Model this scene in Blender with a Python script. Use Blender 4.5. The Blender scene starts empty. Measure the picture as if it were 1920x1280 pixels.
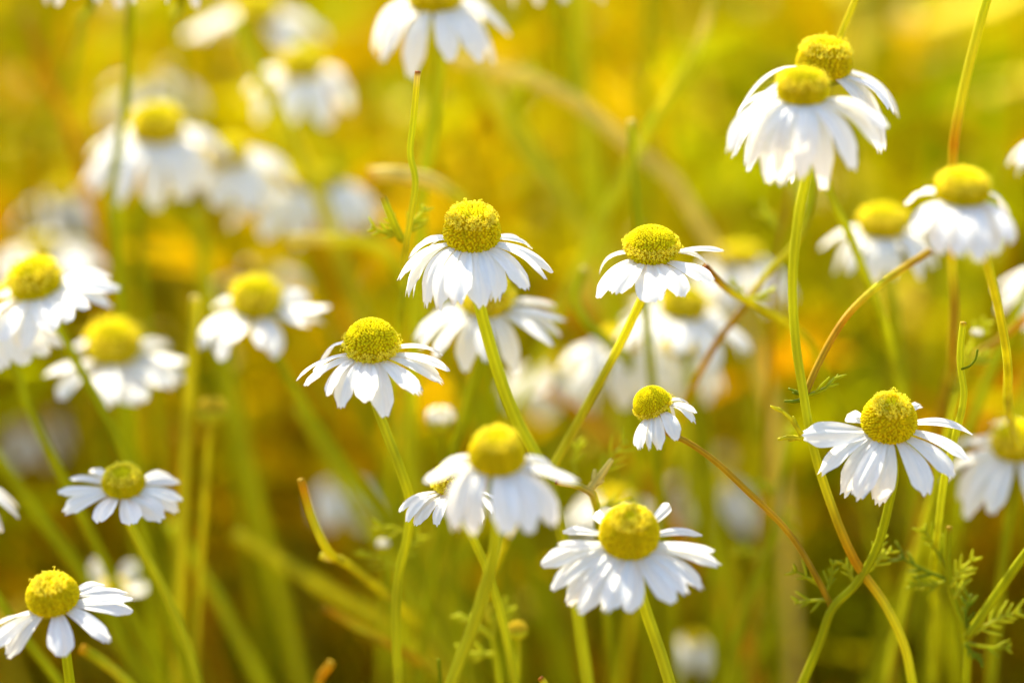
import bpy, math, random
import numpy as np
from mathutils import Vector, Matrix

R = math.radians
random.seed(7)
rng = np.random.default_rng(7)
scene = bpy.context.scene
COL = scene.collection

# ------------------------------------------------------------------ camera, sky, sun, exposure
PITCH = 20.0
CAM_H = 0.46
LENS, SENSOR = 100.0, 36.0
FOCUS = 0.34
cam_data = bpy.data.cameras.new("camera")
cam = bpy.data.objects.new("camera", cam_data)
COL.objects.link(cam)
cam.location = (0, 0, CAM_H)
cam.rotation_euler = (R(90 - PITCH), 0, 0)
cam_data.lens = LENS
cam_data.sensor_width = SENSOR
cam_data.clip_start = 0.01
cam_data.clip_end = 2000
cam_data.dof.use_dof = True
cam_data.dof.focus_distance = FOCUS
cam_data.dof.aperture_fstop = 6.8
scene.camera = cam

SUN_EL, SUN_AZ = 42.0, -28.0          # azimuth clockwise from +Y: behind the flowers, to the left
world = bpy.data.worlds.new("World")
scene.world = world
world.use_nodes = True
wn = world.node_tree
bg = wn.nodes["Background"]
sky = wn.nodes.new("ShaderNodeTexSky")
sky.sky_type = 'NISHITA'
sky.sun_disc = False
sky.sun_elevation = R(SUN_EL)
sky.sun_rotation = R(SUN_AZ)
sky.air_density = 1.0
sky.dust_density = 2.0
wn.links.new(sky.outputs[0], bg.inputs[0])
bg.inputs[1].default_value = 0.15
sun_data = bpy.data.lights.new("sun", 'SUN')
sun = bpy.data.objects.new("sun", sun_data)
COL.objects.link(sun)
sdir = Vector((math.sin(R(SUN_AZ)) * math.cos(R(SUN_EL)), math.cos(R(SUN_AZ)) * math.cos(R(SUN_EL)), math.sin(R(SUN_EL))))
sun.rotation_euler = sdir.to_track_quat('Z', 'Y').to_euler()
sun.location = sdir * 5
sun_data.energy = 4.7
sun_data.angle = R(0.5)
sun_data.color = (1.0, 0.87, 0.64)

scene.view_settings.view_transform = 'Standard'
scene.view_settings.look = 'None'
scene.view_settings.exposure = 1.55
scene.view_settings.gamma = 1
scene.cycles.max_bounces = 7
scene.cycles.diffuse_bounces = 5
scene.cycles.transmission_bounces = 5
scene.cycles.sample_clamp_indirect = 6
scene.cycles.use_denoising = True

# ------------------------------------------------------------------ pixel + depth -> world (photograph is 1920 x 1280)
CAM = Vector((0, 0, CAM_H))
FWD = Vector((0, math.cos(R(PITCH)), -math.sin(R(PITCH))))
UP = Vector((0, math.sin(R(PITCH)), math.cos(R(PITCH))))
RIGHT = Vector((1, 0, 0))
K = SENSOR / LENS / 1920.0


def at(px, py, d):
    return CAM + FWD * d + RIGHT * ((px - 960) * K * d) + UP * (-(py - 640) * K * d)


def ray(px, py):
    return (FWD + RIGHT * ((px - 960) * K) + UP * (-(py - 640) * K)).normalized()


# ------------------------------------------------------------------ materials
def new_mat(name):
    m = bpy.data.materials.new(name)
    m.use_nodes = True
    nt = m.node_tree
    for n in list(nt.nodes):
        nt.nodes.remove(n)
    return m, nt, nt.nodes, nt.links


def leafy(name, transl=0.4, rough=0.45, spec=0.3, noise_scale=350.0, noise_amt=0.35, bright=1.0):
    """thin or fleshy plant tissue coloured by the 'tint' attribute, with streaks; lets light through"""
    m, nt, N, L = new_mat(name)
    out = N.new("ShaderNodeOutputMaterial")
    a = N.new("ShaderNodeAttribute"); a.attribute_name = "tint"
    tc = N.new("ShaderNodeTexCoord")
    mp = N.new("ShaderNodeMapping"); mp.inputs['Scale'].default_value = (1, 1, 0.15)
    nz = N.new("ShaderNodeTexNoise"); nz.inputs['Scale'].default_value = noise_scale; nz.inputs['Detail'].default_value = 4
    mr = N.new("ShaderNodeMapRange"); mr.inputs['From Min'].default_value = 0.3; mr.inputs['From Max'].default_value = 0.7
    mr.inputs['To Min'].default_value = (1 - noise_amt) * bright; mr.inputs['To Max'].default_value = (1 + noise_amt) * bright
    mul = N.new("ShaderNodeVectorMath"); mul.operation = 'SCALE'
    L.new(tc.outputs['Object'], mp.inputs[0]); L.new(mp.outputs[0], nz.inputs['Vector'])
    L.new(nz.outputs[0], mr.inputs[0]); L.new(a.outputs['Color'], mul.inputs[0]); L.new(mr.outputs[0], mul.inputs['Scale'])
    p = N.new("ShaderNodeBsdfPrincipled"); p.inputs['Roughness'].default_value = rough
    p.inputs['Specular IOR Level'].default_value = spec
    p.inputs['Specular Tint'].default_value = (1.0, 0.92, 0.45, 1)
    t = N.new("ShaderNodeBsdfTranslucent")
    L.new(mul.outputs[0], p.inputs['Base Color']); L.new(mul.outputs[0], t.inputs['Color'])
    mx = N.new("ShaderNodeMixShader"); mx.inputs[0].default_value = transl
    L.new(p.outputs[0], mx.inputs[1]); L.new(t.outputs[0], mx.inputs[2]); L.new(mx.outputs[0], out.inputs[0])
    return m


def petal_mat():
    m, nt, N, L = new_mat("white_petal")
    out = N.new("ShaderNodeOutputMaterial")
    uv = N.new("ShaderNodeAttribute"); uv.attribute_name = "petal_uv"
    # fine veins along the petal
    mp = N.new("ShaderNodeMapping"); mp.inputs['Scale'].default_value = (9, 0.8, 1)
    nz = N.new("ShaderNodeTexNoise"); nz.inputs['Scale'].default_value = 1.6; nz.inputs['Detail'].default_value = 5
    L.new(uv.outputs['Vector'], mp.inputs[0]); L.new(mp.outputs[0], nz.inputs['Vector'])
    bmp = N.new("ShaderNodeBump"); bmp.inputs['Strength'].default_value = 0.35; bmp.inputs['Distance'].default_value = 0.0002
    L.new(nz.outputs[0], bmp.inputs['Height'])
    cr = N.new("ShaderNodeValToRGB")
    cr.color_ramp.elements[0].position = 0.25; cr.color_ramp.elements[0].color = (0.79, 0.81, 0.79, 1)
    cr.color_ramp.elements[1].position = 0.6; cr.color_ramp.elements[1].color = (0.87, 0.89, 0.87, 1)
    L.new(nz.outputs[0], cr.inputs[0])
    p = N.new("ShaderNodeBsdfPrincipled"); p.inputs['Roughness'].default_value = 0.5
    p.inputs['Specular IOR Level'].default_value = 0.25
    L.new(cr.outputs[0], p.inputs['Base Color']); L.new(bmp.outputs[0], p.inputs['Normal'])
    t = N.new("ShaderNodeBsdfTranslucent"); t.inputs['Color'].default_value = (0.90, 0.88, 0.80, 1)
    mx = N.new("ShaderNodeMixShader"); mx.inputs[0].default_value = 0.40
    L.new(p.outputs[0], mx.inputs[1]); L.new(t.outputs[0], mx.inputs[2]); L.new(mx.outputs[0], out.inputs[0])
    return m


def soil_mat():
    m, nt, N, L = new_mat("ochre_soil")
    out = N.new("ShaderNodeOutputMaterial")
    tc = N.new("ShaderNodeTexCoord")
    nz = N.new("ShaderNodeTexNoise"); nz.inputs['Scale'].default_value = 9; nz.inputs['Detail'].default_value = 8
    cr = N.new("ShaderNodeValToRGB")
    e = cr.color_ramp.elements
    e[0].position = 0.40; e[0].color = (0.13, 0.055, 0.001, 1)
    e[1].position = 0.62; e[1].color = (0.55, 0.32, 0.002, 1)
    x = e.new(0.5); x.color = (0.34, 0.175, 0.001, 1)
    L.new(tc.outputs['Object'], nz.inputs['Vector']); L.new(nz.outputs[0], cr.inputs[0])
    p = N.new("ShaderNodeBsdfPrincipled"); p.inputs['Roughness'].default_value = 0.95
    p.inputs['Specular IOR Level'].default_value = 0.0
    n2 = N.new("ShaderNodeTexNoise"); n2.inputs['Scale'].default_value = 60; n2.inputs['Detail'].default_value = 6
    L.new(tc.outputs['Object'], n2.inputs['Vector'])
    b = N.new("ShaderNodeBump"); b.inputs['Strength'].default_value = 0.8; b.inputs['Distance'].default_value = 0.01
    L.new(n2.outputs[0], b.inputs['Height']); L.new(b.outputs[0], p.inputs['Normal'])
    L.new(cr.outputs[0], p.inputs['Base Color']); L.new(p.outputs[0], out.inputs[0])
    return m


M_STEM = leafy("stem_tissue", 0.48, 0.45, 0.10, 420, 0.22)
M_LEAF = leafy("leaf_tissue", 0.45, 0.45, 0.15, 500, 0.25)
M_DISC = leafy("floret_tissue", 0.42, 0.6, 0.05, 900, 0.14)
M_MEADOW = leafy("meadow_tissue", 0.50, 0.5, 0.0, 25, 0.45)
M_PETAL = petal_mat()
M_SOIL = soil_mat()

TINT = {'g': (0.40, 0.43, 0.008), 'G': (0.56, 0.58, 0.018), 'y': (0.64, 0.60, 0.022), 'r': (0.46, 0.32, 0.018),
        'o': (0.60, 0.34, 0.010), 's': (0.70, 0.60, 0.16), 'd': (0.20, 0.26, 0.006), 'b': (0.26, 0.085, 0.012)}


# ------------------------------------------------------------------ mesh helpers
class MB:
    def __init__(self):
        self.v, self.f, self.c = [], [], []

    def add(self, verts, faces, tint):
        o = len(self.v)
        self.v.extend(verts)
        self.f.extend([tuple(i + o for i in q) for q in faces])
        if isinstance(tint, tuple):
            self.c.extend([tint] * len(verts))
        else:
            self.c.extend(tint)

    def build(self, name, mat, parent=None, origin=None):
        me = bpy.data.meshes.new(name)
        o = origin or Vector((0, 0, 0))
        me.from_pydata([(a[0] - o[0], a[1] - o[1], a[2] - o[2]) for a in self.v], [], self.f)
        at_ = me.attributes.new("tint", 'FLOAT_COLOR', 'POINT')
        arr = np.ones((len(self.c), 4), dtype=np.float32)
        arr[:, :3] = np.array(self.c, dtype=np.float32)
        at_.data.foreach_set("color", arr.ravel())
        me.polygons.foreach_set("use_smooth", [True] * len(me.polygons))
        me.materials.append(mat)
        me.update()
        ob = bpy.data.objects.new(name, me)
        COL.objects.link(ob)
        if parent is not None:
            ob.parent = parent
            ob.location = o - world_loc(parent)
        else:
            ob.location = o
        return ob


def world_loc(ob):
    l = Vector((0, 0, 0))
    while ob is not None:
        l += ob.location
        ob = ob.parent
    return l


def thing(name, label, cat, loc, group=None):
    o = bpy.data.objects.new(name, None)
    o.empty_display_size = 0.01
    COL.objects.link(o)
    o.location = loc
    o['label'] = label
    o['category'] = cat
    if group:
        o['group'] = group
    return o


def catmull(pts, n):
    """smooth curve through pts (Hermite, chord-length tangents); n samples per span as (position, parameter)"""
    m = len(pts)
    h = [max((pts[i + 1] - pts[i]).length, 1e-7) for i in range(m - 1)]
    tg = []
    for i in range(m):
        if i == 0:
            tg.append((pts[1] - pts[0]) / h[0])
        elif i == m - 1:
            tg.append((pts[-1] - pts[-2]) / h[-1])
        else:
            tg.append(((pts[i] - pts[i - 1]) / h[i - 1] * h[i] + (pts[i + 1] - pts[i]) / h[i] * h[i - 1]) / (h[i - 1] + h[i]))
    out = []
    for i in range(m - 1):
        for k in range(n):
            t = k / n
            a = 2 * t ** 3 - 3 * t * t + 1; b = t ** 3 - 2 * t * t + t
            c = -2 * t ** 3 + 3 * t * t; d = t ** 3 - t * t
            out.append((pts[i] * a + tg[i] * (b * h[i]) + pts[i + 1] * c + tg[i + 1] * (d * h[i]), i + t))
    out.append((pts[-1].copy(), m - 1.0))
    return out


def lerp3(a, b, t):
    return tuple(a[i] * (1 - t) + b[i] * t for i in range(3))


def tube(mb, pts, radii, tints, sides=10, n=6, rib=0.13, cap=True):
    """a ribbed tapering stalk through pts"""
    S = catmull(pts, n)
    rings, cols = [], []
    ref = Vector((0.3, -1, 0.1)).normalized()
    m = len(S)
    prev = None
    for k, (p, tt) in enumerate(S):
        a = S[max(k - 1, 0)][0]; b = S[min(k + 1, m - 1)][0]
        T = (b - a)
        T = T.normalized() if T.length > 1e-9 else Vector((0, 0, 1))
        e1 = (prev if prev is not None else ref)
        e1 = (e1 - T * e1.dot(T))
        if e1.length < 1e-4:
            e1 = T.orthogonal()
        e1.normalize()
        prev = e1
        e2 = T.cross(e1)
        i = min(int(tt), len(pts) - 2)
        fr = tt - i
        r = radii[i] * (1 - fr) + radii[i + 1] * fr
        c = lerp3(tints[i], tints[i + 1], fr)
        for s in range(sides):
            ph = 2 * math.pi * s / sides
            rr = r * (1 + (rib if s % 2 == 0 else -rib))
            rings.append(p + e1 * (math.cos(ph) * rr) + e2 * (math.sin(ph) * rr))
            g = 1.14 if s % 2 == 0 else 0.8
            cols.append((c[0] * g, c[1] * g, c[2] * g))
    faces = []
    for k in range(m - 1):
        for s in range(sides):
            s2 = (s + 1) % sides
            faces.append((k * sides + s, k * sides + s2, (k + 1) * sides + s2, (k + 1) * sides + s))
    if cap:
        faces.append(tuple(reversed(range(sides))))
        faces.append(tuple((m - 1) * sides + s for s in range(sides)))
    mb.add(rings, faces, cols)


ICO_V, ICO_F = None, None


def ico():
    global ICO_V, ICO_F
    ph = (1 + 5 ** 0.5) / 2
    v = [(-1, ph, 0), (1, ph, 0), (-1, -ph, 0), (1, -ph, 0), (0, -1, ph), (0, 1, ph), (0, -1, -ph), (0, 1, -ph), (ph, 0, -1), (ph, 0, 1), (-ph, 0, -1), (-ph, 0, 1)]
    ICO_V = np.array(v) / math.sqrt(1 + ph * ph)
    ICO_F = [(0, 11, 5), (0, 5, 1), (0, 1, 7), (0, 7, 10), (0, 10, 11), (1, 5, 9), (5, 11, 4), (11, 10, 2), (10, 7, 6), (7, 1, 8),
             (3, 9, 4), (3, 4, 2), (3, 2, 6), (3, 6, 8), (3, 8, 9), (4, 9, 5), (2, 4, 11), (6, 2, 10), (8, 6, 7), (9, 8, 1)]


ico()


def blob(mb, c, nrm, rad, stretch, tint):
    """small ellipsoid at c, stretched along nrm"""
    V = ICO_V * rad
    n = np.array(nrm)
    d = V @ n
    V = V + np.outer(d * (stretch - 1), n) + np.array(c)
    mb.add([tuple(q) for q in V], ICO_F, tint)


# ------------------------------------------------------------------ flower parts
def frame_of(roll, lean):
    """axis of a flower: straight up, leaned towards the camera by lean and rolled to the right by roll (degrees)"""
    ax = Vector((math.sin(R(roll)), -math.sin(R(lean)), math.cos(R(lean)) * math.cos(R(roll)))).normalized()
    e2 = Vector((0, -1, 0)); e2 = (e2 - ax * e2.dot(ax)).normalized()     # towards the camera
    e1 = e2.cross(ax) * -1
    if e1.x < 0:
        e1 = -e1
    return ax, e1, e2


def disc_mesh(mb, c, ax, e1, e2, Rr, hu, hd, n, band, rs):
    """domed cone of florets; band = (lo, hi) angles of the ring of opened florets"""
    a0, a1 = R(-52), R(90)
    rows, segs = 14, 28
    vs, fs, cs = [], [], []
    core = 0.955

    def prof(a):
        ca = max(math.cos(a), 0.0)
        r = Rr * ca ** 0.82
        z = hu * math.sin(a) if a > 0 else hd * math.sin(a)
        return r, z
    for i in range(rows + 1):
        a = a0 + (a1 - a0) * i / rows
        r, z = prof(a)
        for s in range(segs):
            ph = 2 * math.pi * s / segs
            vs.append(c + ax * (z * core) + (e1 * math.cos(ph) + e2 * math.sin(ph)) * (r * core))
            cs.append((0.60, 0.45, 0.004))
    for i in range(rows):
        for s in range(segs):
            s2 = (s + 1) % segs
            fs.append((i * segs + s, i * segs + s2, (i + 1) * segs + s2, (i + 1) * segs + s))
    mb.add(vs, fs, cs)
    # area-even angles
    K2 = 200
    aa = np.linspace(a0, a1, K2)
    pr = np.array([prof(a) for a in aa])
    seg = np.hypot(np.diff(pr[:, 0]), np.diff(pr[:, 1])) * (pr[1:, 0] + pr[:-1, 0]) / 2
    cum = np.concatenate([[0], np.cumsum(seg)]); tot = cum[-1] * 2 * math.pi; cum /= cum[-1]
    rad = math.sqrt(tot / n) * 0.55
    ga = math.pi * (3 - 5 ** 0.5)
    for k in range(n):
        a = float(np.interp((k + 0.5) / n, cum, aa))
        ph = k * ga + rs.uniform(-0.05, 0.05)
        a += rs.uniform(-0.02, 0.02)
        r, z = prof(a)
        r2, z2 = prof(a + 0.02)
        tr, tz = r2 - r, z2 - z
        l = math.hypot(tr, tz) or 1
        nr, nz = tz / l, -tr / l
        if nr * math.cos(a) + nz * math.sin(a) < 0:
            nr, nz = -nr, -nz
        dirv = e1 * math.cos(ph) + e2 * math.sin(ph)
        pos = c + ax * z + dirv * r
        nrm = (ax * nz + dirv * nr).normalized()
        ad = math.degrees(a)
        j = rs.uniform(0.88, 1.12)
        opened = band[0] < ad < band[1] and rs.random() < 0.8
        if opened:
            col = (0.92 * j, 0.80 * j, 0.03)
            out = rad * rs.uniform(0.2, 2.0) * (2.0 if rs.random() < 0.15 else 1)
            blob(mb, pos + nrm * out * 0.5, nrm, rad * 0.72, 1.0 + min(out / rad, 1.5) * 0.7, col)
            tp = pos + nrm * (out + rad * 0.7)
            t1 = nrm.orthogonal().normalized(); t2 = nrm.cross(t1)
            st = rs.uniform(0, 6.28)
            for q in range(3):
                w = st + q * 2.1
                blob(mb, tp + (t1 * math.cos(w) + t2 * math.sin(w)) * rad * 0.75 + nrm * rad * rs.uniform(-0.3, 0.5), nrm, rad * 0.42, 1.0, (0.95 * j, 0.88 * j, 0.08))
        else:
            up = (ad - band[1]) / 60
            col = (0.84 * j, 0.77 * j, 0.008) if ad > band[1] else (0.80 * j, 0.69 * j, 0.006)
            blob(mb, pos + nrm * rad * rs.uniform(-0.1, 0.18), nrm, rad * rs.uniform(0.8, 0.95), 1.35, col)


def petal_mesh(name, parent, p0, p1, p2, n0, width, rs, curl=0.25, roll=0.0, spot=False):
    NU, NT = 8, 14
    vs, uvs = [], []
    notch = rs.uniform(0.02, 0.11)
    teeth = rs.choice([1.5, 2.5, 2.5])
    phs = rs.uniform(-0.4, 0.4)
    wav = rs.uniform(-1, 1) * 0.05
    taper = rs.uniform(0.60, 0.78)
    L = (p2 - p0).length
    split = rs.random() < 0.18
    for i in range(NT + 1):
        t0 = i / NT
        for k in range(NU + 1):
            u = -1 + 2 * k / NU
            t = t0 * (1 - 0.15 * abs(u) ** 3) - t0 ** 9 * notch * (0.5 + 0.5 * math.cos(teeth * math.pi * (u + phs) * 1.6))
            if split and abs(u - 0.25) < 0.13:
                t -= t0 ** 6 * 0.06
            B = p0 * (1 - t) ** 2 + p1 * (2 * t * (1 - t)) + p2 * t * t
            T = ((p1 - p0) * (2 * (1 - t)) + (p2 - p1) * (2 * t)).normalized()
            Wd = T.cross(n0)
            if Wd.length < 1e-5:
                Wd = T.orthogonal()
            Wd.normalize()
            Nn = Wd.cross(T).normalized()
            if Nn.dot(n0) < 0:
                Nn = -Nn
            cr_, sr_ = math.cos(roll * t), math.sin(roll * t)
            Wd, Nn = Wd * cr_ + Nn * sr_, Nn * cr_ - Wd * sr_
            hw = 0.5 * width * (0.46 + 0.54 * math.sin(min(t0 / taper, 1) * math.pi / 2)) * (1 - 0.30 * max(0.0, (t0 - 0.82) / 0.18) ** 2)
            gro = math.cos(u * math.pi * 2.0) * 0.075 * width * (0.3 + 0.7 * math.sin(t0 * math.pi)) * 0.8
            dz = -curl * hw * u * u + gro + wav * width * math.sin(t0 * 5 + u * 2)
            vs.append(B + Wd * (u * hw) + Nn * dz)
            uvs.append((u * 0.5, t0 * 4, 0))
    fs = []
    for i in range(NT):
        for k in range(NU):
            a = i * (NU + 1) + k
            fs.append((a, a + 1, a + NU + 2, a + NU + 1))
    me = bpy.data.meshes.new(name)
    me.from_pydata([tuple(v - p0) for v in vs], [], fs)
    ua = me.attributes.new("petal_uv", 'FLOAT_VECTOR', 'POINT')
    off = rs.uniform(0, 50)
    ua.data.foreach_set("vector", np.array([(a + off, b, off) for a, b, _ in uvs], dtype=np.float32).ravel())
    me.polygons.foreach_set("use_smooth", [True] * len(me.polygons))
    me.materials.append(M_PETAL)
    ob = bpy.data.objects.new(name, me)
    COL.objects.link(ob)
    ob.parent = parent
    ob.location = p0 - world_loc(parent)
    return ob


def flower_head(root, cx, cy, d, W, roll=0, lean=0, petals=None, auto=None, band=(20, 50), L=125, sharp=True, hk=1.0, seed=0):
    """petals: list of (root px x, tip px x, tip px y, width px[, side]); auto: dict for a generated ray"""
    rs = random.Random(seed * 131 + 5)
    px = K * d
    Rr = W / 2 * px * 0.965
    ax, e1, e2 = frame_of(roll, lean)
    hu, hd = Rr * 1.0 * hk, Rr * 0.48
    c = at(cx, cy, d) - ax * (0.10 * Rr)
    # calyx: shallow green cup under the florets
    cal = MB()
    segs = 18
    vs, fs = [], []
    prof = [(0.16, -0.92), (0.34, -0.84), (0.66, -0.66), (0.86, -0.42), (0.84, -0.33), (0.5, -0.30)]
    for r, z in prof:
        for s in range(segs):
            ph = 2 * math.pi * s / segs
            rr = r * Rr * (1 + 0.05 * math.cos(9 * ph))
            vs.append(c + ax * (z * Rr * 0.92) + (e1 * math.cos(ph) + e2 * math.sin(ph)) * rr)
    for i in range(len(prof) - 1):
        for s in range(segs):
            s2 = (s + 1) % segs
            fs.append((i * segs + s, i * segs + s2, (i + 1) * segs + s2, (i + 1) * segs + s))
    cal.add(vs, fs, TINT['g'])
    head = cal.build("flower_head", M_LEAF, root, c)
    db = MB()
    disc_mesh(db, c, ax, e1, e2, Rr, hu, hd, 900 if sharp else 320, band, rs)
    db.build("disc", M_DISC, head, c)
    rb = 0.86 * Rr
    zb = -0.25 * Rr

    def add(pr, tip, wpx, front):
        rad = (pr - c - ax * (pr - c).dot(ax)).normalized()
        ch = tip - pr
        Lc = ch.length
        p1 = pr + rad * (Lc * rs.uniform(0.34, 0.44)) + ax * (Lc * rs.uniform(0.08, 0.16)) + ch * 0.22
        n0 = (ax + rad * 0.9).normalized()
        petal_mesh("petal", head, pr, p1, tip, n0, wpx * px * 1.30, rs, curl=rs.uniform(0.1, 0.35), roll=rs.uniform(-0.3, 0.3))
    if petals:
        for q in petals:
            rx, tx, ty, w = q[:4]
            back = len(q) > 4 and q[4] == 'b'
            s = max(-0.97, min(0.97, (rx - cx) / (W / 2 * 0.93)))
            co = math.sqrt(1 - s * s) * (-0.9 if back else 1)
            pr = c + ax * zb + (e1 * s + e2 * co) * rb
            D = ray(tx, ty)
            oc = CAM - pr
            Lm = L * px * rs.uniform(0.93, 1.05)
            b_ = D.dot(oc); cc = oc.length_squared - Lm * Lm
            disc_ = b_ * b_ - cc
            if disc_ <= 0:
                tip = CAM + D * (-b_)
            else:
                sq = min(math.sqrt(disc_), 0.8 * Lm)
                # how far the tip comes forward follows where the petal starts on the rim
                k_ = -min(1.0, 0.35 + abs(co)) if not back else min(1.0, 0.3 + abs(co))
                tip = CAM + D * (-b_ + k_ * sq)
                tip = pr + (tip - pr) * 1.03
            add(pr, tip, w, not back)
    if auto:
        n = auto.get('n', 14)
        dr = auto.get('droop', 35); dj = auto.get('jit', 12); Lp = auto.get('L', L); wp = auto.get('w', 30)
        skip = auto.get('skip', ())
        for k in range(n):
            th = 2 * math.pi * (k + rs.uniform(-0.25, 0.25)) / n
            if any(a <= math.degrees(th) % 360 <= b for a, b in skip):
                continue
            rad = e1 * math.cos(th) + e2 * math.sin(th)
            pr = c + ax * zb + rad * rb
            dd = R(dr + rs.uniform(-dj, dj))
            tip = pr + (rad * math.cos(dd) - ax * math.sin(dd)) * (Lp * px * rs.uniform(0.88, 1.1))
            add(pr, tip, wp * rs.uniform(0.85, 1.15), True)
    return head, c - ax * (0.82 * Rr), ax


DEEPEN = K * FOCUS * math.tan(R(PITCH))


def stalk(root, name, pts, d, wpx, col='g', start=None, axis=None, ground=True, tipcol=None, taper=1.0, sides=10, lean=None):
    """pts: [(px, py[, depth[, colour]])]; a hanging plumb line grows deeper down the picture, so depth defaults to that"""
    P, C = [], []
    if start is not None:
        P.append(start); C.append(TINT[tipcol or col])
        if axis is not None:
            P.append(start - axis * 0.0022); C.append(TINT[col])
    y0 = pts[0][1]
    for q in pts:
        dep = q[2] if len(q) > 2 and q[2] else d + DEEPEN * (q[1] - y0)
        P.append(at(q[0], q[1], dep)); C.append(TINT[q[3] if len(q) > 3 else col])
    if start is None and tipcol:
        C[0] = TINT[tipcol]
    r = wpx * K * d / 2
    rad = [r * 0.83 * (1 + 0.03 * min(i, 4) * taper) for i in range(len(P))]
    if ground:
        p = P[-1]
        dv = (P[-1] - P[-2]).normalized()
        if lean is None:
            lx, ly = max(-0.05, min(0.05, dv.x * 0.12)), max(dv.y, 0.0) * 0.03 + 0.012
        else:
            lx, ly = lean
        z = p.z
        P.append(Vector((p.x + lx * 0.8, p.y + ly * 0.8, z * 0.62)))
        P.append(Vector((p.x + lx * 1.1, p.y + ly * 1.1, z * 0.3)))
        P.append(Vector((p.x + lx * 1.2, p.y + ly * 1.2, -0.004)))
        for k in range(3):
            C.append(lerp3(C[len(pts) - 1], TINT['d'], 0.2 * k)); rad.append(rad[-1] * 1.06)
    mb = MB()
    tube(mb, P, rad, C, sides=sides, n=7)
    return mb.build(name, M_STEM, root, P[-1].copy() if ground else P[0].copy()), P


def feather(root, base, direc, length_px, d, col='G', n=4, w=5.0, name="leaf", seed=0, spread=0.8):
    """small pinnate leaf of thread-like lobes"""
    rs = random.Random(seed * 17 + 3)
    px = K * d
    length_px *= 1.2
    w *= 1.25
    b = at(base[0], base[1], d)
    D = (RIGHT * direc[0] - UP * direc[1] + FWD * rs.uniform(-0.25, 0.25)).normalized()
    side = D.cross(FWD).normalized()
    Lm = length_px * px
    mb = MB()
    r = w * px / 2
    bend = side * Lm * rs.uniform(-0.12, 0.12)
    pts = [b, b + D * Lm * 0.5 + bend, b + D * Lm]
    c = TINT[col]
    tube(mb, pts, [r, r * 0.95, r * 0.55], [c, c, c], sides=6, n=4, rib=0.02)
    for k in range(n):
        t = 0.25 + 0.62 * k / max(n - 1, 1)
        p = b + D * Lm * t + bend * (1 - abs(2 * t - 1))
        for sg in (-1, 1):
            if rs.random() < 0.25:
                continue
            dv = (D * rs.uniform(0.6, 1.0) + side * sg * spread * rs.uniform(0.7, 1.1) + FWD * rs.uniform(-0.4, 0.4)).normalized()
            l2 = Lm * rs.uniform(0.2, 0.5) * (1.1 - 0.4 * t)
            q = p + dv * l2 * 0.5 + D * l2 * 0.06
            tube(mb, [p, q, p + dv * l2 + D * l2 * 0.2], [r * 0.75, r * 0.85, r * 0.35], [c, c, c], sides=5, n=3, rib=0.02)
    return mb.build(name, M_LEAF, root, b)


GF = "chamomile flowers in the meadow"
GS = "bare stems among the flowers"
GB = "unopened chamomile buds"
SEED = [0]


def chamomile(label, cx, cy, d, W, stem, col='g', wpx=20, leaves=(), group=GF, **kw):
    SEED[0] += 1
    foot = at(*(stem[-1][:2]), d) if stem else at(cx, cy + 200, d)
    root = thing("chamomile_flower", label, "flower", Vector((foot.x, foot.y, 0)), group)
    head, base, ax = flower_head(root, cx, cy, d, W, seed=SEED[0], **kw)
    stalk(root, "stem", stem, d + 0.004, wpx, col, start=base + ax * 0.0012, axis=ax)
    for i, lf in enumerate(leaves):
        feather(root, lf[0], lf[1], lf[2], lf[3], col=lf[4] if len(lf) > 4 else 'G', n=lf[5] if len(lf) > 5 else 4, seed=SEED[0] * 9 + i)
    return root


# ------------------------------------------------------------------ the ground
gb = MB()
gs = 150.0
gb.add([(-gs, -gs, 0), (gs, -gs, 0), (gs, gs, 0), (-gs, gs, 0)], [(0, 1, 2, 3)], (0.3, 0.15, 0.01))
ground = gb.build("ground", M_SOIL)
ground['kind'] = 'structure'

# ------------------------------------------------------------------ meadow growth behind the flowers (uncountable)
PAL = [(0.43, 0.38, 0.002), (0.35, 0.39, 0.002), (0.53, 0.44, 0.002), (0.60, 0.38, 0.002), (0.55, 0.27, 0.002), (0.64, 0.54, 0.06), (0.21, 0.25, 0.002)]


def strand(mb, p, top, r, tint, sag=0.0):
    """three-sided stalk from p to top with a slight bow"""
    d = top - p
    s1 = d.orthogonal().normalized()
    if abs(d.x) + abs(d.y) > 1e-6:
        s1 = Vector((d.y, -d.x, 0)).normalized() if abs(d.z) < abs(d.x) + abs(d.y) else s1
    s2 = d.cross(s1).normalized()
    n = 5
    vs = []
    for i in range(n + 1):
        t = i / n
        c = p + d * t + s1 * (sag * 4 * t * (1 - t)) - Vector((0, 0, abs(sag) * t * t))
        rr = r * (1 - 0.45 * t)
        for q in range(3):
            a = q * 2.0944
            vs.append(tuple(c + s1 * math.cos(a) * rr + s2 * math.sin(a) * rr))
    fs = []
    for i in range(n):
        for q in range(3):
            q2 = (q + 1) % 3
            fs.append((i * 3 + q, i * 3 + q2, i * 3 + 3 + q2, i * 3 + 3 + q))
    mb.add(vs, fs, tint)


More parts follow.
